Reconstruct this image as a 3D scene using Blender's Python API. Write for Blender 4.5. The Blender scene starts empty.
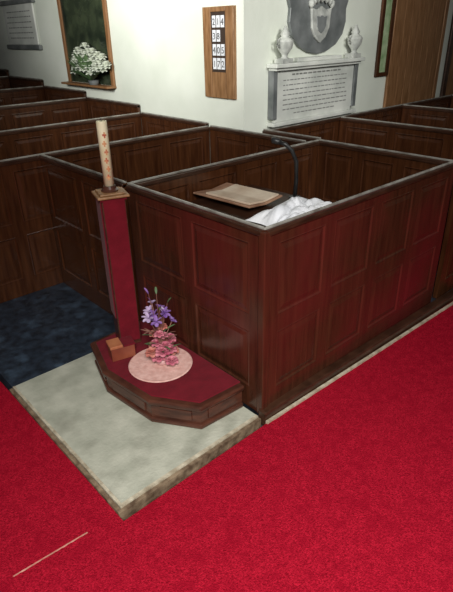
import bpy, bmesh, math, random
from mathutils import Vector, Matrix, noise
random.seed(4)
S=bpy.context.scene
COL=S.collection
# ------------------------------------------------ materials
def newmat(name):
    m=bpy.data.materials.new(name);m.use_nodes=True
    nt=m.node_tree;return m,nt,nt.nodes['Principled BSDF']
def mat_noise(name,c1,c2,scale=5,rough=.6,bump=.1,bscale=None,stretch=(1,1,1),detail=6,lo=.35,hi=.65,spec=.5,sheen=0,bdist=.01,c3=None,s3=1.2,l3=.45,h3=.68):
    m,nt,b=newmat(name);N=nt.nodes;L=nt.links
    tc=N.new('ShaderNodeTexCoord');mp=N.new('ShaderNodeMapping');mp.inputs['Scale'].default_value=stretch
    L.new(tc.outputs['Object'],mp.inputs['Vector'])
    n=N.new('ShaderNodeTexNoise');n.inputs['Scale'].default_value=scale;n.inputs['Detail'].default_value=detail
    L.new(mp.outputs[0],n.inputs['Vector'])
    r=N.new('ShaderNodeValToRGB');r.color_ramp.elements[0].position=lo;r.color_ramp.elements[1].position=hi
    r.color_ramp.elements[0].color=(*c1,1);r.color_ramp.elements[1].color=(*c2,1)
    L.new(n.outputs['Fac'],r.inputs[0]);out=r.outputs[0]
    if c3:
        n3=N.new('ShaderNodeTexNoise');n3.inputs['Scale'].default_value=s3;n3.inputs['Detail'].default_value=6
        L.new(tc.outputs['Object'],n3.inputs['Vector'])
        r3=N.new('ShaderNodeValToRGB');r3.color_ramp.elements[0].position=l3;r3.color_ramp.elements[1].position=h3
        L.new(n3.outputs['Fac'],r3.inputs[0])
        mx=N.new('ShaderNodeMixRGB');mx.inputs[2].default_value=(*c3,1)
        L.new(r3.outputs[0],mx.inputs[0]);L.new(out,mx.inputs[1]);out=mx.outputs[0]
    L.new(out,b.inputs['Base Color'])
    b.inputs['Roughness'].default_value=rough;b.inputs['Specular IOR Level'].default_value=spec
    if sheen: b.inputs['Sheen Weight'].default_value=sheen
    if bump:
        n2=N.new('ShaderNodeTexNoise');n2.inputs['Scale'].default_value=bscale or scale*3;n2.inputs['Detail'].default_value=5
        L.new(mp.outputs[0],n2.inputs['Vector'])
        bp=N.new('ShaderNodeBump');bp.inputs['Strength'].default_value=bump;bp.inputs['Distance'].default_value=bdist
        L.new(n2.outputs['Fac'],bp.inputs['Height']);L.new(bp.outputs[0],b.inputs['Normal'])
    return m
WOOD=mat_noise('dark_wood',(.036,.011,.004),(.082,.028,.010),9,.27,.05,stretch=(4,4,.35),lo=.3,hi=.7)
WOODN=mat_noise('mahogany_red_reflection',(.036,.012,.006),(.070,.023,.011),9,.22,.05,stretch=(4,4,.35),lo=.3,hi=.7,c3=(.12,.012,.013),s3=1.1,l3=.44,h3=.74)  # broad red blotches imitate the carpet's reflection, painted into the wood colour
WOODH=mat_noise('dark_wood_rail',(.026,.011,.006),(.058,.024,.013),9,.30,.08,stretch=(1,1,6))
CAP=mat_noise('worn_rail_top',(.15,.135,.115),(.38,.37,.33),9,.42,.1)
WOODP=mat_noise('plinth_wood',(.040,.014,.009),(.09,.031,.018),9,.32,.1,stretch=(1,1,5))
OAK=mat_noise('oak',(.20,.095,.035),(.34,.18,.08),6,.5,.1,stretch=(6,6,1))
DOORW=mat_noise('door_wood',(.19,.085,.030),(.30,.15,.065),5,.5,.1,stretch=(6,6,1))
ORANGE=mat_noise('orange_wood',(.34,.11,.05),(.50,.20,.09),8,.4,.1)
BOXW=mat_noise('box_wood',(.16,.035,.02),(.26,.07,.035),8,.4,.1)
PLASTER=mat_noise('white_plaster',(.71,.75,.65),(.84,.87,.78),1.2,.85,.25,12,bdist=.01)
CARPET=mat_noise('red_carpet',(.20,.003,.011),(.50,.012,.034),150,1,.7,220,detail=6,spec=.03,bdist=.011,c3=(.27,.004,.016),s3=20,l3=.45,h3=.78,lo=.32,hi=.70)
VELVET=mat_noise('red_velvet',(.10,.005,.010),(.17,.008,.017),12,.9,.3,90,spec=.1,sheen=.06,lo=.2,hi=.8)
STONE=mat_noise('worn_concrete',(.32,.33,.26),(.48,.48,.39),7,.75,.35,60,lo=.3,hi=.7,c3=(.22,.22,.17),s3=5,bdist=.006,l3=.50,h3=.80,detail=12)
KERB=mat_noise('worn_kerb',(.30,.25,.17),(.54,.49,.37),20,.75,.3,50)
TRIM=mat_noise('worn_trim',(.09,.055,.032),(.26,.19,.12),18,.6,.4,40)
SLATE=mat_noise('blue_slate',(.012,.017,.024),(.028,.042,.062),16,.32,.15,30,c3=(.07,.11,.16),s3=7,l3=.55,h3=.80,detail=8)
MARBLE=mat_noise('white_marble',(.54,.56,.52),(.74,.75,.70),4,.4,.05)
MARBG=mat_noise('grey_marble',(.10,.11,.11),(.20,.21,.21),6,.4,.05)
URN=mat_noise('weathered_marble',(.32,.33,.31),(.58,.59,.55),12,.5,.2)
INK=mat_noise('engraved_black',(.05,.05,.05),(.1,.1,.1),10,.8,0)
INKG=mat_noise('engraved_grey',(.16,.16,.15),(.24,.24,.23),10,.8,0)
DARK=mat_noise('dark_board',(.03,.018,.012),(.05,.03,.02),10,.6,0)
PAPER=mat_noise('paper',(.74,.76,.80),(.88,.89,.92),4,.8,.05)
CLOTH=mat_noise('white_cloth',(.84,.86,.90),(.94,.95,.97),4,.8,.05)
PAGE=mat_noise('aged_page',(.56,.42,.30),(.74,.62,.48),6,.8,.05)
WAX=mat_noise('cream_wax',(.76,.68,.42),(.86,.80,.56),8,.45,.05)
TRANS=mat_noise('candle_transfer',(.45,.09,.05),(.66,.34,.16),45,.5,0,lo=.4,hi=.6)
PINKM=mat_noise('pink_mat',(.60,.34,.29),(.74,.47,.41),30,.8,.3,60)
GLASS=mat_noise('dark_glass',(.012,.018,.012),(.05,.065,.035),5,.15,.1)
GLASSG=mat_noise('green_glass',(.22,.36,.16),(.55,.66,.42),9,.2,.1)
BLACK=mat_noise('black_metal',(.01,.01,.01),(.03,.03,.03),10,.35,0)
LEATH=mat_noise('brown_leather',(.24,.12,.07),(.46,.27,.17),8,.6,.2)
ROSE=mat_noise('pink_petal',(.42,.07,.13),(.66,.25,.30),30,.6,0)
CORAL=mat_noise('coral_petal',(.45,.13,.10),(.62,.27,.21),30,.6,0)
VIOLET=mat_noise('violet_petal',(.15,.06,.28),(.32,.18,.46),30,.6,0)
LILAC=mat_noise('lilac_petal',(.38,.27,.46),(.55,.43,.60),30,.6,0)
WHITEP=mat_noise('white_petal',(.76,.80,.70),(.88,.90,.82),30,.6,0)
LEAF=mat_noise('leaf',(.05,.10,.04),(.12,.20,.08),12,.6,0)
BRONZEL=mat_noise('bronze_leaf',(.16,.06,.05),(.30,.15,.11),12,.6,0)
TAPE=mat_noise('tape',(.42,.16,.12),(.54,.28,.21),20,.6,.1)
CERAM=mat_noise('ceramic',(.45,.22,.22),(.55,.32,.30),10,.4,0)

# ------------------------------------------------ helpers
def thing(name,label,cat,loc=(0,0,0),rotz=0,group=None):
    e=bpy.data.objects.new(name,None);e.location=loc;e.rotation_euler=(0,0,rotz);e.empty_display_size=.1
    COL.objects.link(e);e['label']=label
    if cat:e['category']=cat
    if group:e['group']=group
    return e
def mk(name,bm,mat,parent=None,loc=(0,0,0),rot=(0,0,0),label=None,cat=None,kind=None,group=None,smooth=False,bevel=0):
    bmesh.ops.recalc_face_normals(bm,faces=bm.faces)
    me=bpy.data.meshes.new(name);bm.to_mesh(me);bm.free()
    for m in (mat if isinstance(mat,(list,tuple)) else [mat]): me.materials.append(m)
    if smooth:
        for p in me.polygons:p.use_smooth=True
    o=bpy.data.objects.new(name,me);COL.objects.link(o)
    if parent:o.parent=parent
    o.location=loc;o.rotation_euler=rot
    if label:o['label']=label
    if cat:o['category']=cat
    if kind:o['kind']=kind
    if group:o['group']=group
    if bevel:
        md=o.modifiers.new('bevel','BEVEL');md.width=bevel;md.segments=2;md.limit_method='ANGLE'
    return o
def box(bm,x0,x1,y0,y1,z0,z1,mi=0,M=None):
    vs=[bm.verts.new((x,y,z)) for x in(x0,x1) for y in(y0,y1) for z in(z0,z1)]
    if M: 
        for v in vs:v.co=M@v.co
    for q in((0,1,3,2),(4,6,7,5),(0,4,5,1),(2,3,7,6),(0,2,6,4),(1,5,7,3)):
        f=bm.faces.new([vs[i] for i in q]);f.material_index=mi
def B(*a,**k):
    bm=bmesh.new();box(bm,*a,**k);return bm
def prism(bm,pts,z0,z1):
    n=len(pts)
    lo=[bm.verts.new((p[0],p[1],z0)) for p in pts];hi=[bm.verts.new((p[0],p[1],z1)) for p in pts]
    bm.faces.new(lo[::-1]);bm.faces.new(hi)
    for i in range(n): bm.faces.new((lo[i],lo[(i+1)%n],hi[(i+1)%n],hi[i]))
def lathe(bm,prof,seg=24,c=(0,0,0)):
    rings=[]
    for r,z in prof:
        rings.append([bm.verts.new(Vector((r*math.cos(2*math.pi*i/seg),r*math.sin(2*math.pi*i/seg),z))+Vector(c)) for i in range(seg)])
    for a,b in zip(rings,rings[1:]):
        for i in range(seg): bm.faces.new((a[i],a[(i+1)%seg],b[(i+1)%seg],b[i]))
    bm.faces.new(rings[0][::-1]);bm.faces.new(rings[-1])
def tube(bm,pts,r,seg=8):
    pts=[Vector(p) for p in pts];prev=None
    for i,p in enumerate(pts):
        d=(pts[min(i+1,len(pts)-1)]-pts[max(i-1,0)]).normalized()
        s=d.cross(Vector((.3,.2,1))).normalized();u=s.cross(d)
        rr=r[i] if isinstance(r,(list,tuple)) else r
        ring=[bm.verts.new(p+(s*math.cos(2*math.pi*k/seg)+u*math.sin(2*math.pi*k/seg))*rr) for k in range(seg)]
        if prev:
            for k in range(seg): bm.faces.new((prev[k],prev[(k+1)%seg],ring[(k+1)%seg],ring[k]))
        else: bm.faces.new(ring[::-1])
        prev=ring
    bm.faces.new(prev)
def panel_bm(L,H,t,cols,rows,z0=0):
    """framed panelling, along local X, thickness along Y, raised fielded panels on both sides"""
    bm=bmesh.new();sw=.085
    xs=[0];w=(L-sw*(cols+1))/cols
    for i in range(cols): xs+=[sw*(i+1)+w*i, sw*(i+1)+w*(i+1)]
    xs.append(L)
    zs=[z0]
    for a,b in rows: zs+=[a,b]
    zs.append(H)
    g={}
    for s,y in((0,-t/2),(1,t/2)):
        for i,x in enumerate(xs):
            for j,z in enumerate(zs): g[s,i,j]=bm.verts.new((x,y,z))
    cells=[]
    for s in(0,1):
        for i in range(len(xs)-1):
            for j in range(len(zs)-1):
                q=[g[s,i,j],g[s,i+1,j],g[s,i+1,j+1],g[s,i,j+1]]
                if s:q=q[::-1]
                f=bm.faces.new(q)
                if i%2 and j%2: cells.append(f)
    for i in range(len(xs)-1):
        for j in(0,len(zs)-1):
            bm.faces.new([g[0,i,j],g[1,i,j],g[1,i+1,j],g[0,i+1,j]])
    for j in range(len(zs)-1):
        for i in(0,len(xs)-1):
            bm.faces.new([g[0,i,j],g[0,i,j+1],g[1,i,j+1],g[1,i,j]])
    bmesh.ops.recalc_face_normals(bm,faces=bm.faces)
    bmesh.ops.inset_individual(bm,faces=cells,thickness=.006,depth=.002)
    bmesh.ops.inset_individual(bm,faces=cells,thickness=.012,depth=-.008)
    bmesh.ops.inset_individual(bm,faces=cells,thickness=.012,depth=0)
    bmesh.ops.inset_individual(bm,faces=cells,thickness=.035,depth=.005)
    return bm
ROWS=((.14,.50),(.60,1.0))
def panel(name,parent,p0,p1,H=1.08,z0=.0,cols=2,t=.035,cap=True,rows=ROWS,capw=.015,mat=None):
    p0=Vector(p0);p1=Vector(p1);d=p1-p0;a=math.atan2(d.y,d.x)
    rows=[(r0/1.08*H,r1/1.08*H) for r0,r1 in rows]
    o=mk(name,panel_bm(d.length,H,t,cols,rows,z0),mat or WOOD,parent,(p0.x,p0.y,0),(0,0,a))
    if cap:
        bm=bmesh.new();box(bm,-.004,d.length+.004,-capw/2,capw/2,H,H+.012)
        mk('cap_rail',bm,CAP,parent,(p0.x,p0.y,0),(0,0,a),bevel=.003)
        bm=bmesh.new();box(bm,0,d.length,-t/2-.009,t/2+.009,H-.03,H-.002)
        mk('rail_moulding',bm,WOODH,parent,(p0.x,p0.y,0),(0,0,a),bevel=.006)
    return o
# ------------------------------------------------ setting
mk('floor',B(-.93,1.9,1.22,12,-.12,-.002),SLATE,kind='structure',label='worn dark blue floor with pale scuffs beside the pews')
mk('floor.001',B(0.06,8,-.02,1.22,-.13,-.004),SLATE,kind='structure')
bm=bmesh.new()
for a in((-6,-.955,-6,12),(-.955,9,-6,-.07)):
    box(bm,a[0],a[1],a[2],a[3],-.16,-.016)
mk('floor.002',bm,CARPET,kind='structure',label='bright red fitted carpet')
mk('wall_left',B(1.75,2.0,1.93,12,-.1,4.2),PLASTER,kind='structure')
mk('wall_right',B(2.0,9,1.93,2.2,-.1,4.2),PLASTER,kind='structure')
mk('wall_back',B(-6,1.75,12,12.2,-.1,4.2),PLASTER,kind='structure')
mk('wall_far',B(9,9.2,-6,2.2,-.1,4.2),PLASTER,kind='structure')
# stone landing
st=thing('stone_landing','pale worn concrete step with thin worn timber edge trim','step',(0,0,0))
mk('slab',B(-.915,-.04,.008,1.213,-.07,-.001),STONE,st)
def rough_strip(bm,x0,x1,y0,y1,z0,z1,n,ax,jit=.003):
    prev=None
    for i in range(n+1):
        t=i/n;j=lambda:(random.random()-.5)*jit
        if ax==0:
            x=x0+(x1-x0)*t;r=[(x,y0+j(),z0),(x,y0+j(),z1+j()*.5),(x,y1,z1+j()*.3),(x,y1,z0)]
        else:
            y=y0+(y1-y0)*t;r=[(x0+j(),y,z0),(x0+j(),y,z1+j()*.5),(x1,y,z1+j()*.3),(x1,y,z0)]
        row=[bm.verts.new(c) for c in r]
        if prev:
            for k in range(4): bm.faces.new((prev[k],prev[(k+1)%4],row[(k+1)%4],row[k]))
        else: bm.faces.new(row)
        prev=row
    bm.faces.new(prev)
bm=bmesh.new();rough_strip(bm,-.93,-.04,-.010,.0075,-.07,.001,46,0);rough_strip(bm,-.93,-.9155,-.010,1.213,-.07,.001,60,1)
mk('kerb',bm,KERB,st)
bm=bmesh.new();rough_strip(bm,-.952,-.04,-.032,-.0125,-.07,-.006,40,0);rough_strip(bm,-.952,-.933,-.03,1.213,-.07,-.006,40,1)
mk('trim_strip',bm,TRIM,st)
# ------------------------------------------------ box pews
GR='panelled box pews in a row'
p=thing('box_pew','large mahogany box pew, painted red reflection, fielded panels at aisle corner','box pew',(0,0,0),group=GR)
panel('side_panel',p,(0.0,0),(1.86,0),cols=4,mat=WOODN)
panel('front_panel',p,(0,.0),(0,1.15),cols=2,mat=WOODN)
panel('divider_panel',p,(0.02,1.15),(1.84,1.15),cols=4)
panel('back_panel',p,(1.86,0),(1.86,1.15),cols=3)
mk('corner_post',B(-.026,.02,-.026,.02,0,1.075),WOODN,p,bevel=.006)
mk('bench_seat',B(1.42,1.83,.04,1.12,.42,.46),WOODH,p,bevel=.01)
mk('reading_desk',B(.34,1.02,.06,1.10,.87,.89),WOODH,p,bevel=.005)
mk('desk_support',B(.64,.68,.25,1.08,0,.87),WOODH,p)
bm=bmesh.new();box(bm,-.034,2.2,-.06,-.0,-.06,.045)
mk('base_plinth',bm,WOODH,p,(0,0,0),(0,0,-.025),bevel=.01)
bm=bmesh.new();rough_strip(bm,-.034,2.2,-.080,-.064,-.06,-.002,60,0)
mk('kerb_strip',bm,KERB,p,(0,0,0),(0,0,-.03))
ys=[1.15,2.38,3.55,4.75,5.95,7.15,8.4]
hs=[1.08,1.10,1.18,1.25,1.33,1.42]
for i in range(6):
    H=hs[i];y0,y1=ys[i],ys[i+1]
    xf=0 if i==0 else -1.3
    p=thing('box_pew','dark mahogany box pew with worn pale rail beside white wall','box pew',(0,0,0),group=GR)
    panel('front_panel',p,(xf,y0+.036),(xf,y1-.0),H=H,cols=2)
    panel('divider_panel',p,(-1.3 if i==0 else xf,y1),(1.7,y1),H=H,cols=6)
    panel('back_panel',p,(1.72,y0+.036),(1.72,y1-.02),H=H+.005,cols=2,t=.03)
    mk('bench_seat',B(xf+.06,1.68,y1-.42,y1-.03,.42,.46),WOODH,p,bevel=.01)
for i,(x0,x1) in enumerate(((1.92,3.1),(3.1,4.35),(4.35,5.6),(5.6,6.9))):
    p=thing('box_pew','dark stained panelled box pew standing beneath the wall memorial','box pew',(0,0,0),group=GR)
    panel('back_panel',p,(x0+.036,1.86),(x1-.0,1.86),H=1.06,cols=2,t=.025)
    panel('divider_panel',p,(x1,.0),(x1,1.84),H=1.06,cols=3)
    panel('front_panel',p,(x0+.036,0),(x1-.02,0),H=1.06,cols=2)
    if i==0: panel('end_panel',p,(1.92,1.19),(1.92,1.84),H=1.08,cols=1)
    mk('bench_seat',B(x1-.42,x1-.03,.05,1.83,.42,.46),WOODH,p,bevel=.01)
# ------------------------------------------------ octagonal plinth
pl=thing('stepped_plinth','dark wooden canted plinth topped with red carpet on pale stone','plinth',(0,0,.002))
P=[(-.045,.10),(-.34,.12),(-.50,.36),(-.54,.76),(-.44,1.08),(-.045,1.10)]
def scaled(P,s,c=(-.045,.6)): return [(c[0]+(x-c[0])*s,c[1]+(y-c[1])*s) for x,y in P]
bm=bmesh.new();prism(bm,scaled(P,.97),0,.13);mk('riser',bm,WOODP,pl)
bm=bmesh.new();prism(bm,scaled(P,1.0),0,.03);mk('base_moulding',bm,WOODP,pl,bevel=.008)
bm=bmesh.new();prism(bm,scaled(P,1.02),.125,.158);mk('edge_moulding',bm,WOODP,pl,bevel=.01)
bm=bmesh.new();prism(bm,scaled(P,.95),.158,.166);mk('carpet_top',bm,VELVET,pl,bevel=.003)
PP=scaled(P,.975)
for a,b in zip(PP[:-1],PP[1:]):
    a=Vector(a);b=Vector(b);d=b-a
    M=Matrix.Translation((a.x,a.y,0))@Matrix.Rotation(math.atan2(d.y,d.x),4,'Z')
    bm=bmesh.new();box(bm,.05,d.length-.05,-.006,.006,.045,.11,M=M);mk('riser_panel',bm,WOODP,pl,bevel=.003)
# ------------------------------------------------ candle stand
cx,cy=-.252,.938
cs=thing('candle_stand','tall square wooden stand draped in red velvet on the plinth','candle stand',(cx,cy,.168),math.radians(-18))
mk('post',B(-.066,.066,-.066,.066,0,.94),WOODP,cs,bevel=.004)
bm=bmesh.new()
box(bm,-.060,.060,-.074,-.067,.03,.93);box(bm,-.074,-.067,-.060,.060,.2,.93);box(bm,-.074,.074,-.074,.074,.927,.94)
mk('velvet_drape',bm,VELVET,cs,bevel=.003)
bm=bmesh.new();box(bm,-.088,.088,-.088,.088,.942,.956);box(bm,-.070,.070,-.070,.070,.956,.966)
mk('top_plate',bm,OAK,cs,bevel=.005)
bm=bmesh.new();lathe(bm,[(.046,.966),(.048,.974),(.038,.980),(.034,.996),(.030,.996)],20);mk('candle_socket',bm,WOODP,cs)
cd=thing('paschal_candle','thick cream altar candle with red and gold transfer','candle',(cx,cy,1.165),math.radians(-20))
bm=bmesh.new();lathe(bm,[(.028,0),(.028,.33),(.026,.338),(.016,.335),(.012,.33)],28);mk('wax_body',bm,WAX,cd,smooth=True)
bm=bmesh.new();lathe(bm,[(.0025,.328),(.002,.35)],6);mk('wick',bm,BLACK,cd)
for k in range(6):
    z=.05+k*.044
    for j in range(-1,2):
        M=Matrix.Rotation(math.radians(-90+j*14+(6 if k%2 else -5)),4,'Z');h=(.015 if j==0 else .005)
        mk('transfer',B(.0275,.0292,-.004,.004,z-h,z+h,M=M),TRANS,cd)
bx=thing('wooden_box','small reddish wooden box with orange lid against the stand','box',(-.38,.81,.168),math.radians(-15))
mk('body',B(-.072,.072,-.045,.045,0,.085),BOXW,bx,bevel=.004)
mk('lid',B(-.077,.0,-.05,.05,.085,.104),ORANGE,bx,bevel=.004)
mk('tray',B(.004,.077,-.05,.05,.085,.094),VELVET,bx,bevel=.003)
# ------------------------------------------------ mat
bm=bmesh.new();lathe(bm,[(.185,0),(.188,.004),(.182,.008),(.17,.007)],48)
mk('round_mat',bm,PINKM,None,(-.265,.575,.1685),label='round salmon pink cloth mat lying on the red plinth',cat='mat')
# ------------------------------------------------ flowers
def petal(bm,base,dirv,length,width,curl=.3):
    d=Vector(dirv).normalized();s=d.cross(Vector((0,0,1)))
    if s.length<.1:s=Vector((1,0,0))
    s.normalize();n=s.cross(d);prev=None;base=Vector(base)
    for i,(t,w) in enumerate(((0,.25),(.3,.85),(.65,1),(.9,.75),(1,.3))):
        c=base+d*length*t+n*length*curl*t*t
        row=[bm.verts.new(c-s*width*w/2+n*width*.12*w),bm.verts.new(c),bm.verts.new(c+s*width*w/2+n*width*.12*w)]
        if prev:
            for k in(0,1): bm.faces.new((prev[k],prev[k+1],row[k+1],row[k]))
        prev=row
def rose(c,r):
    bm=bmesh.new()
    lathe(bm,[(r*.15,-r*.4),(r*.3,-r*.1),(r*.2,r*.3)],8,c)
    for ring,(n,el,l) in enumerate(((3,75,.7),(5,55,.85),(6,30,1),(7,5,1.1))):
        for k in range(n):
            a=2*math.pi*k/n+ring*.5;e=math.radians(el)
            petal(bm,c,(math.cos(a)*math.cos(e),math.sin(a)*math.cos(e),math.sin(e)),r*l,r*.95,-.25)
    bmesh.ops.remove_doubles(bm,verts=bm.verts,dist=.0008)
    return bm
def star(c,r,ax):
    bm=bmesh.new();ax=Vector(ax).normalized();q=Vector((0,0,1)).rotation_difference(ax)
    for k in range(6):
        a=2*math.pi*k/6
        petal(bm,c,q@Vector((math.cos(a),math.sin(a),.8)),r,r*.62,-.2)
    bmesh.ops.remove_doubles(bm,verts=bm.verts,dist=.0008)
    return bm
fl=thing('flower_arrangement','tall sparse arrangement of violet blooms above pink roses','flowers',(-.250,.575,.178))
bm=bmesh.new();lathe(bm,[(.04,0),(.045,.01),(.03,.02),(.025,.05),(.035,.07),(.03,.07),(.02,.06)],24);mk('vase',bm,CERAM,fl,smooth=True)
bmS=bmesh.new()
for k in range(11):
    a=k*2.4;rr=.02+.08*random.random();z=.04+.10*random.random()
    c=(rr*math.cos(a),rr*math.sin(a),z);tube(bmS,[(0,0,.04),(c[0]*.5,c[1]*.5,z*.8),c],.003,5)
    mk('rose_bloom',rose(c,.030+.012*random.random()),ROSE if k%3 else CORAL,fl)
for k in range(4):
    mk('rose_bloom',rose((.03*math.cos(k*2.1)-.01,.03*math.sin(k*2.1),.17+.02*k),.028),CORAL if k%2 else ROSE,fl)
for k in range(10):
    a=k*2.4+.5;rr=.02+.07*random.random();z=.24+.12*random.random()
    c=(rr*math.cos(a),rr*math.sin(a),z);tube(bmS,[(0,0,.05),(c[0]*.3,c[1]*.3,z*.6),c],.0025,5)
    mk('violet_bloom',star(c,.028+.012*random.random(),(math.cos(a)*.6,math.sin(a)*.6-.3,.8)),VIOLET if k%3 else LILAC,fl)
for k in range(20):
    a=k*2.4;z=.04+.20*random.random();bm=bmesh.new();petal(bm,(.015*math.cos(a),.015*math.sin(a),z),(math.cos(a),math.sin(a),.6+random.random()),.07+.04*random.random(),.013,-.4)
    mk('leaf',bm,LEAF if k%2 else BRONZEL,fl)
for k in range(5):
    a=k*2.4+1;e=(.055*math.cos(a),.055*math.sin(a),.36+.08*random.random())
    tube(bmS,[(0,0,.05),(e[0]*.3,e[1]*.3,.22),e],.002,5)
    bm=bmesh.new();petal(bm,e,(math.cos(a)*.4,math.sin(a)*.4,1),.04,.014,-.3);mk('bud',bm,VIOLET if k%2 else LEAF,fl)
mk('stem',bmS,BRONZEL,fl)
# ------------------------------------------------ things in the pew
bk=thing('open_book','large open book with tan pages and brown cover on pew desk','book',(.64,.86,.893),math.radians(4))
bm=bmesh.new()
M=Matrix.Rotation(math.radians(6),4,'Y');box(bm,-.17,0,-.25,.25,.025,.038,M=M)
M=Matrix.Rotation(math.radians(-5),4,'Y');box(bm,0,.17,-.25,.25,.025,.038,M=M)
mk('cover',bm,LEATH,bk,bevel=.004)
M=Matrix.Rotation(math.radians(6),4,'Y');mk('page_block',B(-.15,-.004,-.235,.15,.039,.052,M=M),PAGE,bk,bevel=.003)
M=Matrix.Rotation(math.radians(-5),4,'Y');mk('page_block',B(.004,.15,-.235,.15,.039,.050,M=M),PAGE,bk,bevel=.003)
bm=bmesh.new();n=44;G=[]
for i in range(n+1):
    row=[]
    for j in range(n+1):
        u=i/n-.5;v=j/n-.5
        e=max(0,1-(2*abs(u))**4)*max(0,1-(2*abs(v))**4)
        h=.004+e*(.055+.075*abs(noise.noise(Vector((u*3.0,v*4.0,1.3))))+.03*abs(noise.noise(Vector((u*8,v*8,4)))))
        w=noise.noise(Vector((u*2,v*2,7)))*.04
        row.append(bm.verts.new((u*.54+w,v*.42-w,h)))
    G.append(row)
for i in range(n):
    for j in range(n): bm.faces.new((G[i][j],G[i+1][j],G[i+1][j+1],G[i][j+1]))
mk('crumpled_cloth',bm,CLOTH,None,(.68,.345,.8905),(0,0,.02),label='crumpled white cloth heaped on the pew reading desk',cat='cloth',smooth=True)
mc=thing('gooseneck_microphone','slim black gooseneck microphone standing on the pew desk','microphone',(.965,.64,.891))
bm=bmesh.new();lathe(bm,[(.04,0),(.04,.012),(.015,.02)],20);mk('base',bm,BLACK,mc)
bm=bmesh.new();tube(bm,[(0,0,.015),(.01,0,.12),(.015,.01,.24),(0,.04,.31),(-.03,.07,.35),(-.05,.10,.36)],.014,10);mk('neck',bm,BLACK,mc,smooth=True)
bm=bmesh.new();tube(bm,[(-.045,.095,.36),(-.055,.11,.365),(-.08,.14,.375),(-.085,.145,.376)],[.012,.02,.021,.01],12);mk('microphone_head',bm,BLACK,mc,smooth=True)
# ------------------------------------------------ hymn board
hb=thing('hymn_board','oak hymn number board with white number cards on the wall','hymn board',(1.748,2.22,1.35))
mk('back_board',B(-.02,0,-.2,.2,0,.74),OAK,hb)
for a in((-.035,-.02,-.2,-.095,0,.74),(-.035,-.02,.095,.2,0,.74),(-.034,-.02,-.095,.095,0,.22),(-.034,-.02,-.095,.095,.70,.74)):
    mk('frame_rail',B(*a),OAK,hb,bevel=.005)
mk('slot_panel',B(-.024,-.0202,-.095,.095,.22,.70),DARK,hb)
nums=['214','38','405','172']
for r,s in enumerate(nums):
    for j,ch in enumerate(s):
        y=.056-j*.056;z=.61-r*.112
        mk('number_card',B(-.029,-.0245,y-.022,y+.022,z-.03,z+.062),PAPER,hb)
        cu=bpy.data.curves.new('number','FONT');cu.body=ch;cu.size=.075;cu.align_x='CENTER';cu.extrude=.0008
        tmp=bpy.data.objects.new('tmp',cu);COL.objects.link(tmp)
        dg=bpy.context.evaluated_depsgraph_get();me=bpy.data.meshes.new_from_object(tmp.evaluated_get(dg))
        bpy.data.objects.remove(tmp);o=bpy.data.objects.new('number',me);COL.objects.link(o);me.materials.clear();me.materials.append(INK)
        o.parent=hb;o.location=(-.0305,y,z-.012);o.rotation_euler=(math.pi/2,0,-math.pi/2)
# ------------------------------------------------ window with flowers
w=thing('window_1','dark window in timber frame',None,(1.748,4.62,1.36));w['kind']='structure'
mk('pane',B(-.012,0,-.50,.50,0,1.3),GLASS,w)
bm=bmesh.new()
box(bm,-.03,0,-.56,-.50,-.02,1.35);box(bm,-.03,0,.50,.56,-.02,1.35);box(bm,-.03,0,-.50,.50,1.28,1.35)
mk('frame',bm,DOORW,w,bevel=.006)
mk('sill',B(-.13,0,-.57,.57,-.03,-.005),DOORW,w,bevel=.006)
wf=thing('flower_bouquet','full bunch of white flowers with green foliage on the sill','flowers',(1.665,4.42,1.358))
bm=bmesh.new();lathe(bm,[(.05,0),(.06,.02),(.065,.05),(.055,.05),(.03,.03)],20);mk('bowl',bm,MARBG,wf)
for k in range(90):
    a=k*2.4;u=(k+.5)/90;rr=.40*math.sqrt(u);z=.07+.38*math.sqrt(max(0,1-u*.9))*(.35+.65*random.random())
    mk('white_bloom',rose((-abs(rr*.3*math.cos(a))-.0,rr*math.sin(a),z),.055),WHITEP,wf)
for k in range(40):
    a=k*2.4;bg=bmesh.new();petal(bg,(-.03,0,.04),(-abs(.3*math.cos(a))-.05,math.sin(a),.25+.9*random.random()),.22+.16*random.random(),.05,-.1);mk('leaf',bg,LEAF,wf)
tb=thing('wall_tablet','grey stone memorial tablet with dark border on plaster wall','wall tablet',(1.748,6.4,1.78))
mk('slab',B(-.03,0,-.5,.5,0,.5),MARBLE,tb,bevel=.008)
mk('base_ledge',B(-.05,0,-.56,.56,-.06,0),MARBG,tb,bevel=.01);mk('cornice',B(-.05,0,-.56,.56,.5,.56),MARBG,tb,bevel=.01)
for r in range(6):
    bm=bmesh.new();y=-.4
    while y<.38:
        l=.03+.05*random.random();box(bm,-.032,-.029,y,min(y+l,.42),.08+r*.065,.092+r*.065);y+=l+.02
    mk('inscription',bm,INKG,tb)
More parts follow.
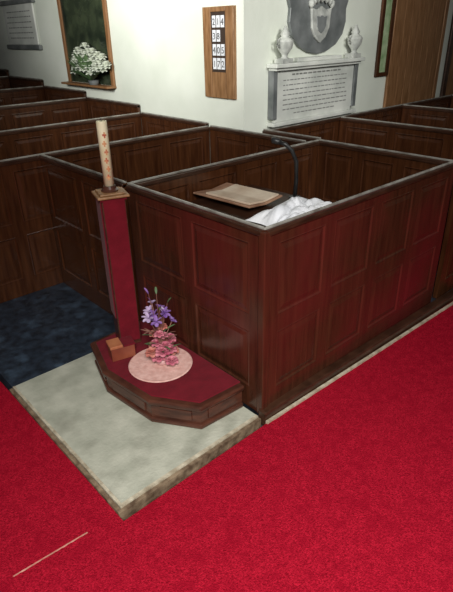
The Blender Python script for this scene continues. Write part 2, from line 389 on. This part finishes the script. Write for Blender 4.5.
# ------------------------------------------------ marble memorial
mm=thing('marble_memorial','white marble wall memorial with engraved slab, urns and grey crest','memorial',(2.71,1.928,1.12))
mk('inscription_slab',B(-.60,.60,-.05,0,.0,.45),MARBLE,mm,bevel=.004)
bm=bmesh.new();box(bm,-.65,.65,-.10,0,.45,.475);box(bm,-.68,.68,-.13,0,.475,.51);mk('cornice',bm,MARBLE,mm,bevel=.006)
mk('pilaster',B(-.655,-.60,-.07,0,.03,.45),MARBG,mm,bevel=.004);mk('pilaster',B(.60,.655,-.07,0,.03,.45),MARBG,mm,bevel=.004)
mk('base_ledge',B(-.66,.66,-.09,0,-.035,.0),MARBLE,mm,bevel=.006)
for sx in(-.48,.48):
    bm=bmesh.new();pts=[(-.06,0),(.06,0),(.05,-.06),(0,-.10),(-.05,-.06)]
    lo=[bm.verts.new((sx+a,-.045,-.035+b)) for a,b in pts];hi=[bm.verts.new((sx+a,0,-.035+b)) for a,b in pts]
    bm.faces.new(lo);bm.faces.new(hi[::-1])
    for i in range(5): bm.faces.new((lo[i],lo[(i+1)%5],hi[(i+1)%5],hi[i]))
    mk('bracket',bm,MARBLE,mm)
for r in range(9):
    bm=bmesh.new()
    z=.40-r*.043;x=-.5+(.12 if r==0 else 0);e=.5-(.12 if r==0 else 0)-(.2 if r==8 else 0)
    if r==8:x+=.16
    while x<e-.03:
        l=min(.02+.05*random.random(),e-x);box(bm,x,x+l,-.0512,-.049,z,z+.009+(.005 if r==0 else 0));x+=l+.014
    mk('inscription',bm,INKG,mm)
def plate(bm,pts,y0,y1):
    lo=[bm.verts.new((a,y0,b)) for a,b in pts];hi=[bm.verts.new((a,y1,b)) for a,b in pts];n=len(pts)
    bm.faces.new(lo);bm.faces.new(hi[::-1])
    for i in range(n): bm.faces.new((lo[i],lo[(i+1)%n],hi[(i+1)%n],hi[i]))
half=[(0,.565),(.14,.585),(.28,.64),(.38,.73),(.42,.84),(.41,.95),(.44,1.02),(.46,1.12),(.36,1.16),(.2,1.20),(0,1.22)]
pts=half+[(-x,z) for x,z in half[-2:0:-1]]
bm=bmesh.new();plate(bm,pts,-.035,0);mk('grey_backplate',bm,MARBG,mm,bevel=.006)
sh=[(0,.66),(.08,.71),(.13,.79),(.14,.90),(.15,.955),(.07,.94),(0,.97)]
bm=bmesh.new();plate(bm,sh+[(-x,z) for x,z in sh[-2:0:-1]],-.06,-.034);mk('pale_emblem',bm,URN,mm,bevel=.008)
bm=bmesh.new();plate(bm,[(x*.5,.82+(z-.82)*.5) for x,z in sh]+[(-x*.5,.82+(z-.82)*.5) for x,z in sh[-2:0:-1]],-.068,-.058);mk('crest_shield',bm,MARBG,mm,bevel=.004)
for k in range(7):
    a=math.radians(20+k*23.3);c=(.16*math.cos(a),-.055,.965+.07*math.sin(a))
    bm=bmesh.new();lathe(bm,[(.008,-.04),(.026,-.015),(.028,.015),(.008,.045)],10,c);mk('carved_leaf',bm,URN,mm,smooth=True)
for sx in(-.53,.53):
    mk('urn_plinth',B(sx-.07,sx+.07,-.125,-.02,.51,.55),URN,mm,bevel=.004)
    bm=bmesh.new();lathe(bm,[(.045,.55),(.025,.565),(.03,.585),(.068,.635),(.075,.68),(.078,.69),(.06,.71),(.034,.725),(.045,.745),(.024,.78),(.010,.81)],20,(sx,-.082,0))
    mk('urn',bm,URN,mm,smooth=True)
    for s2 in(-1,1):
        bm=bmesh.new();tube(bm,[(sx+s2*.066,-.082,.64),(sx+s2*.1,-.082,.66),(sx+s2*.098,-.082,.70),(sx+s2*.06,-.082,.705)],.010,6);mk('urn_handle',bm,URN,mm,smooth=True)
mk('crest_base',B(-.34,.34,-.08,0,.51,.545),MARBLE,mm,bevel=.008)
# ------------------------------------------------ doors and narrow window
w=thing('window_2','narrow bright green leaded window',None,(3.90,1.928,1.45));w['kind']='structure'
mk('pane',B(-.07,.07,-.012,0,0,1.6),GLASSG,w)
bm=bmesh.new();box(bm,-.12,-.07,-.03,0,-.04,1.65);box(bm,.07,.12,-.03,0,-.04,1.65);box(bm,-.07,.07,-.03,0,-.04,0);mk('frame',bm,WOOD,w)
d=thing('door_1','tall brown plank door in dark frame',None,(4.62,1.928,0));d['kind']='structure'
bm=bmesh.new()
for k in range(7): box(bm,-.53+k*.15,-.535+(k+1)*.15,-.03,0,0,2.7)
mk('leaf',bm,DOORW,d,bevel=.006)
bm=bmesh.new();box(bm,-.59,-.53,-.035,0,0,2.8);box(bm,.52,.60,-.035,0,0,2.8);mk('frame',bm,DOORW,d,bevel=.008)
d=thing('door_2','dark timber panelled opening',None,(6.2,1.928,0));d['kind']='structure'
mk('leaf',B(-.7,.7,-.03,0,0,2.8),DOORW,d)
bm=bmesh.new();box(bm,-.8,-.7,-.035,0,0,2.9);box(bm,-.05,.05,-.035,0,0,2.9);mk('frame',bm,WOODH,d,bevel=.008)
bm=bmesh.new();rough_strip(bm,-.16,.16,-.003,.003,0,.001,24,0,.003)
mk('floor_tape',bm,TAPE,None,(-1.26,.0,-.0155),(0,0,math.radians(-4)),label='thin frayed pale strip of tape on the red carpet',cat='tape')
# ------------------------------------------------ lights
def area(name,loc,tgt,size,power,col=(1,1,1),spread=180):
    l=bpy.data.lights.new(name,'AREA');l.energy=power;l.size=size;l.color=col;l.spread=math.radians(spread)
    o=bpy.data.objects.new(name,l);COL.objects.link(o);o.location=loc
    o.rotation_euler=(Vector(tgt)-Vector(loc)).to_track_quat('-Z','Y').to_euler();return o
area('key_light',(-2.5,-2.9,3.6),(-.60,-.8,0),1.4,90,(1,.98,.95),84)
area('wall_light',(-2.6,1.4,3.0),(1.75,3.3,2.8),1.0,55,(1,1,.95),62)
area('memorial_light',(1.2,-2.2,3.3),(2.6,1.9,2.1),1.0,18,(1,1,.95),66)
W=bpy.data.worlds.new('world');S.world=W;W.use_nodes=True
W.node_tree.nodes['Background'].inputs[0].default_value=(.95,.96,1,1);W.node_tree.nodes['Background'].inputs[1].default_value=.04
# ------------------------------------------------ camera
X=Vector((636,280,-512)).normalized();Y=Vector((-524,254,-512)).normalized();Z=X.cross(Y)
cam=bpy.data.cameras.new('camera');co=bpy.data.objects.new('camera',cam);COL.objects.link(co)
cam.sensor_fit='VERTICAL';cam.sensor_height=24;cam.lens=24*512/592
R=Matrix((X,Y,Z)).to_4x4()
co.matrix_world=Matrix.Translation((-1.6428,-1.5482,1.906))@R
cam.shift_x=.5/592
S.camera=co
S.view_settings.view_transform='Standard'
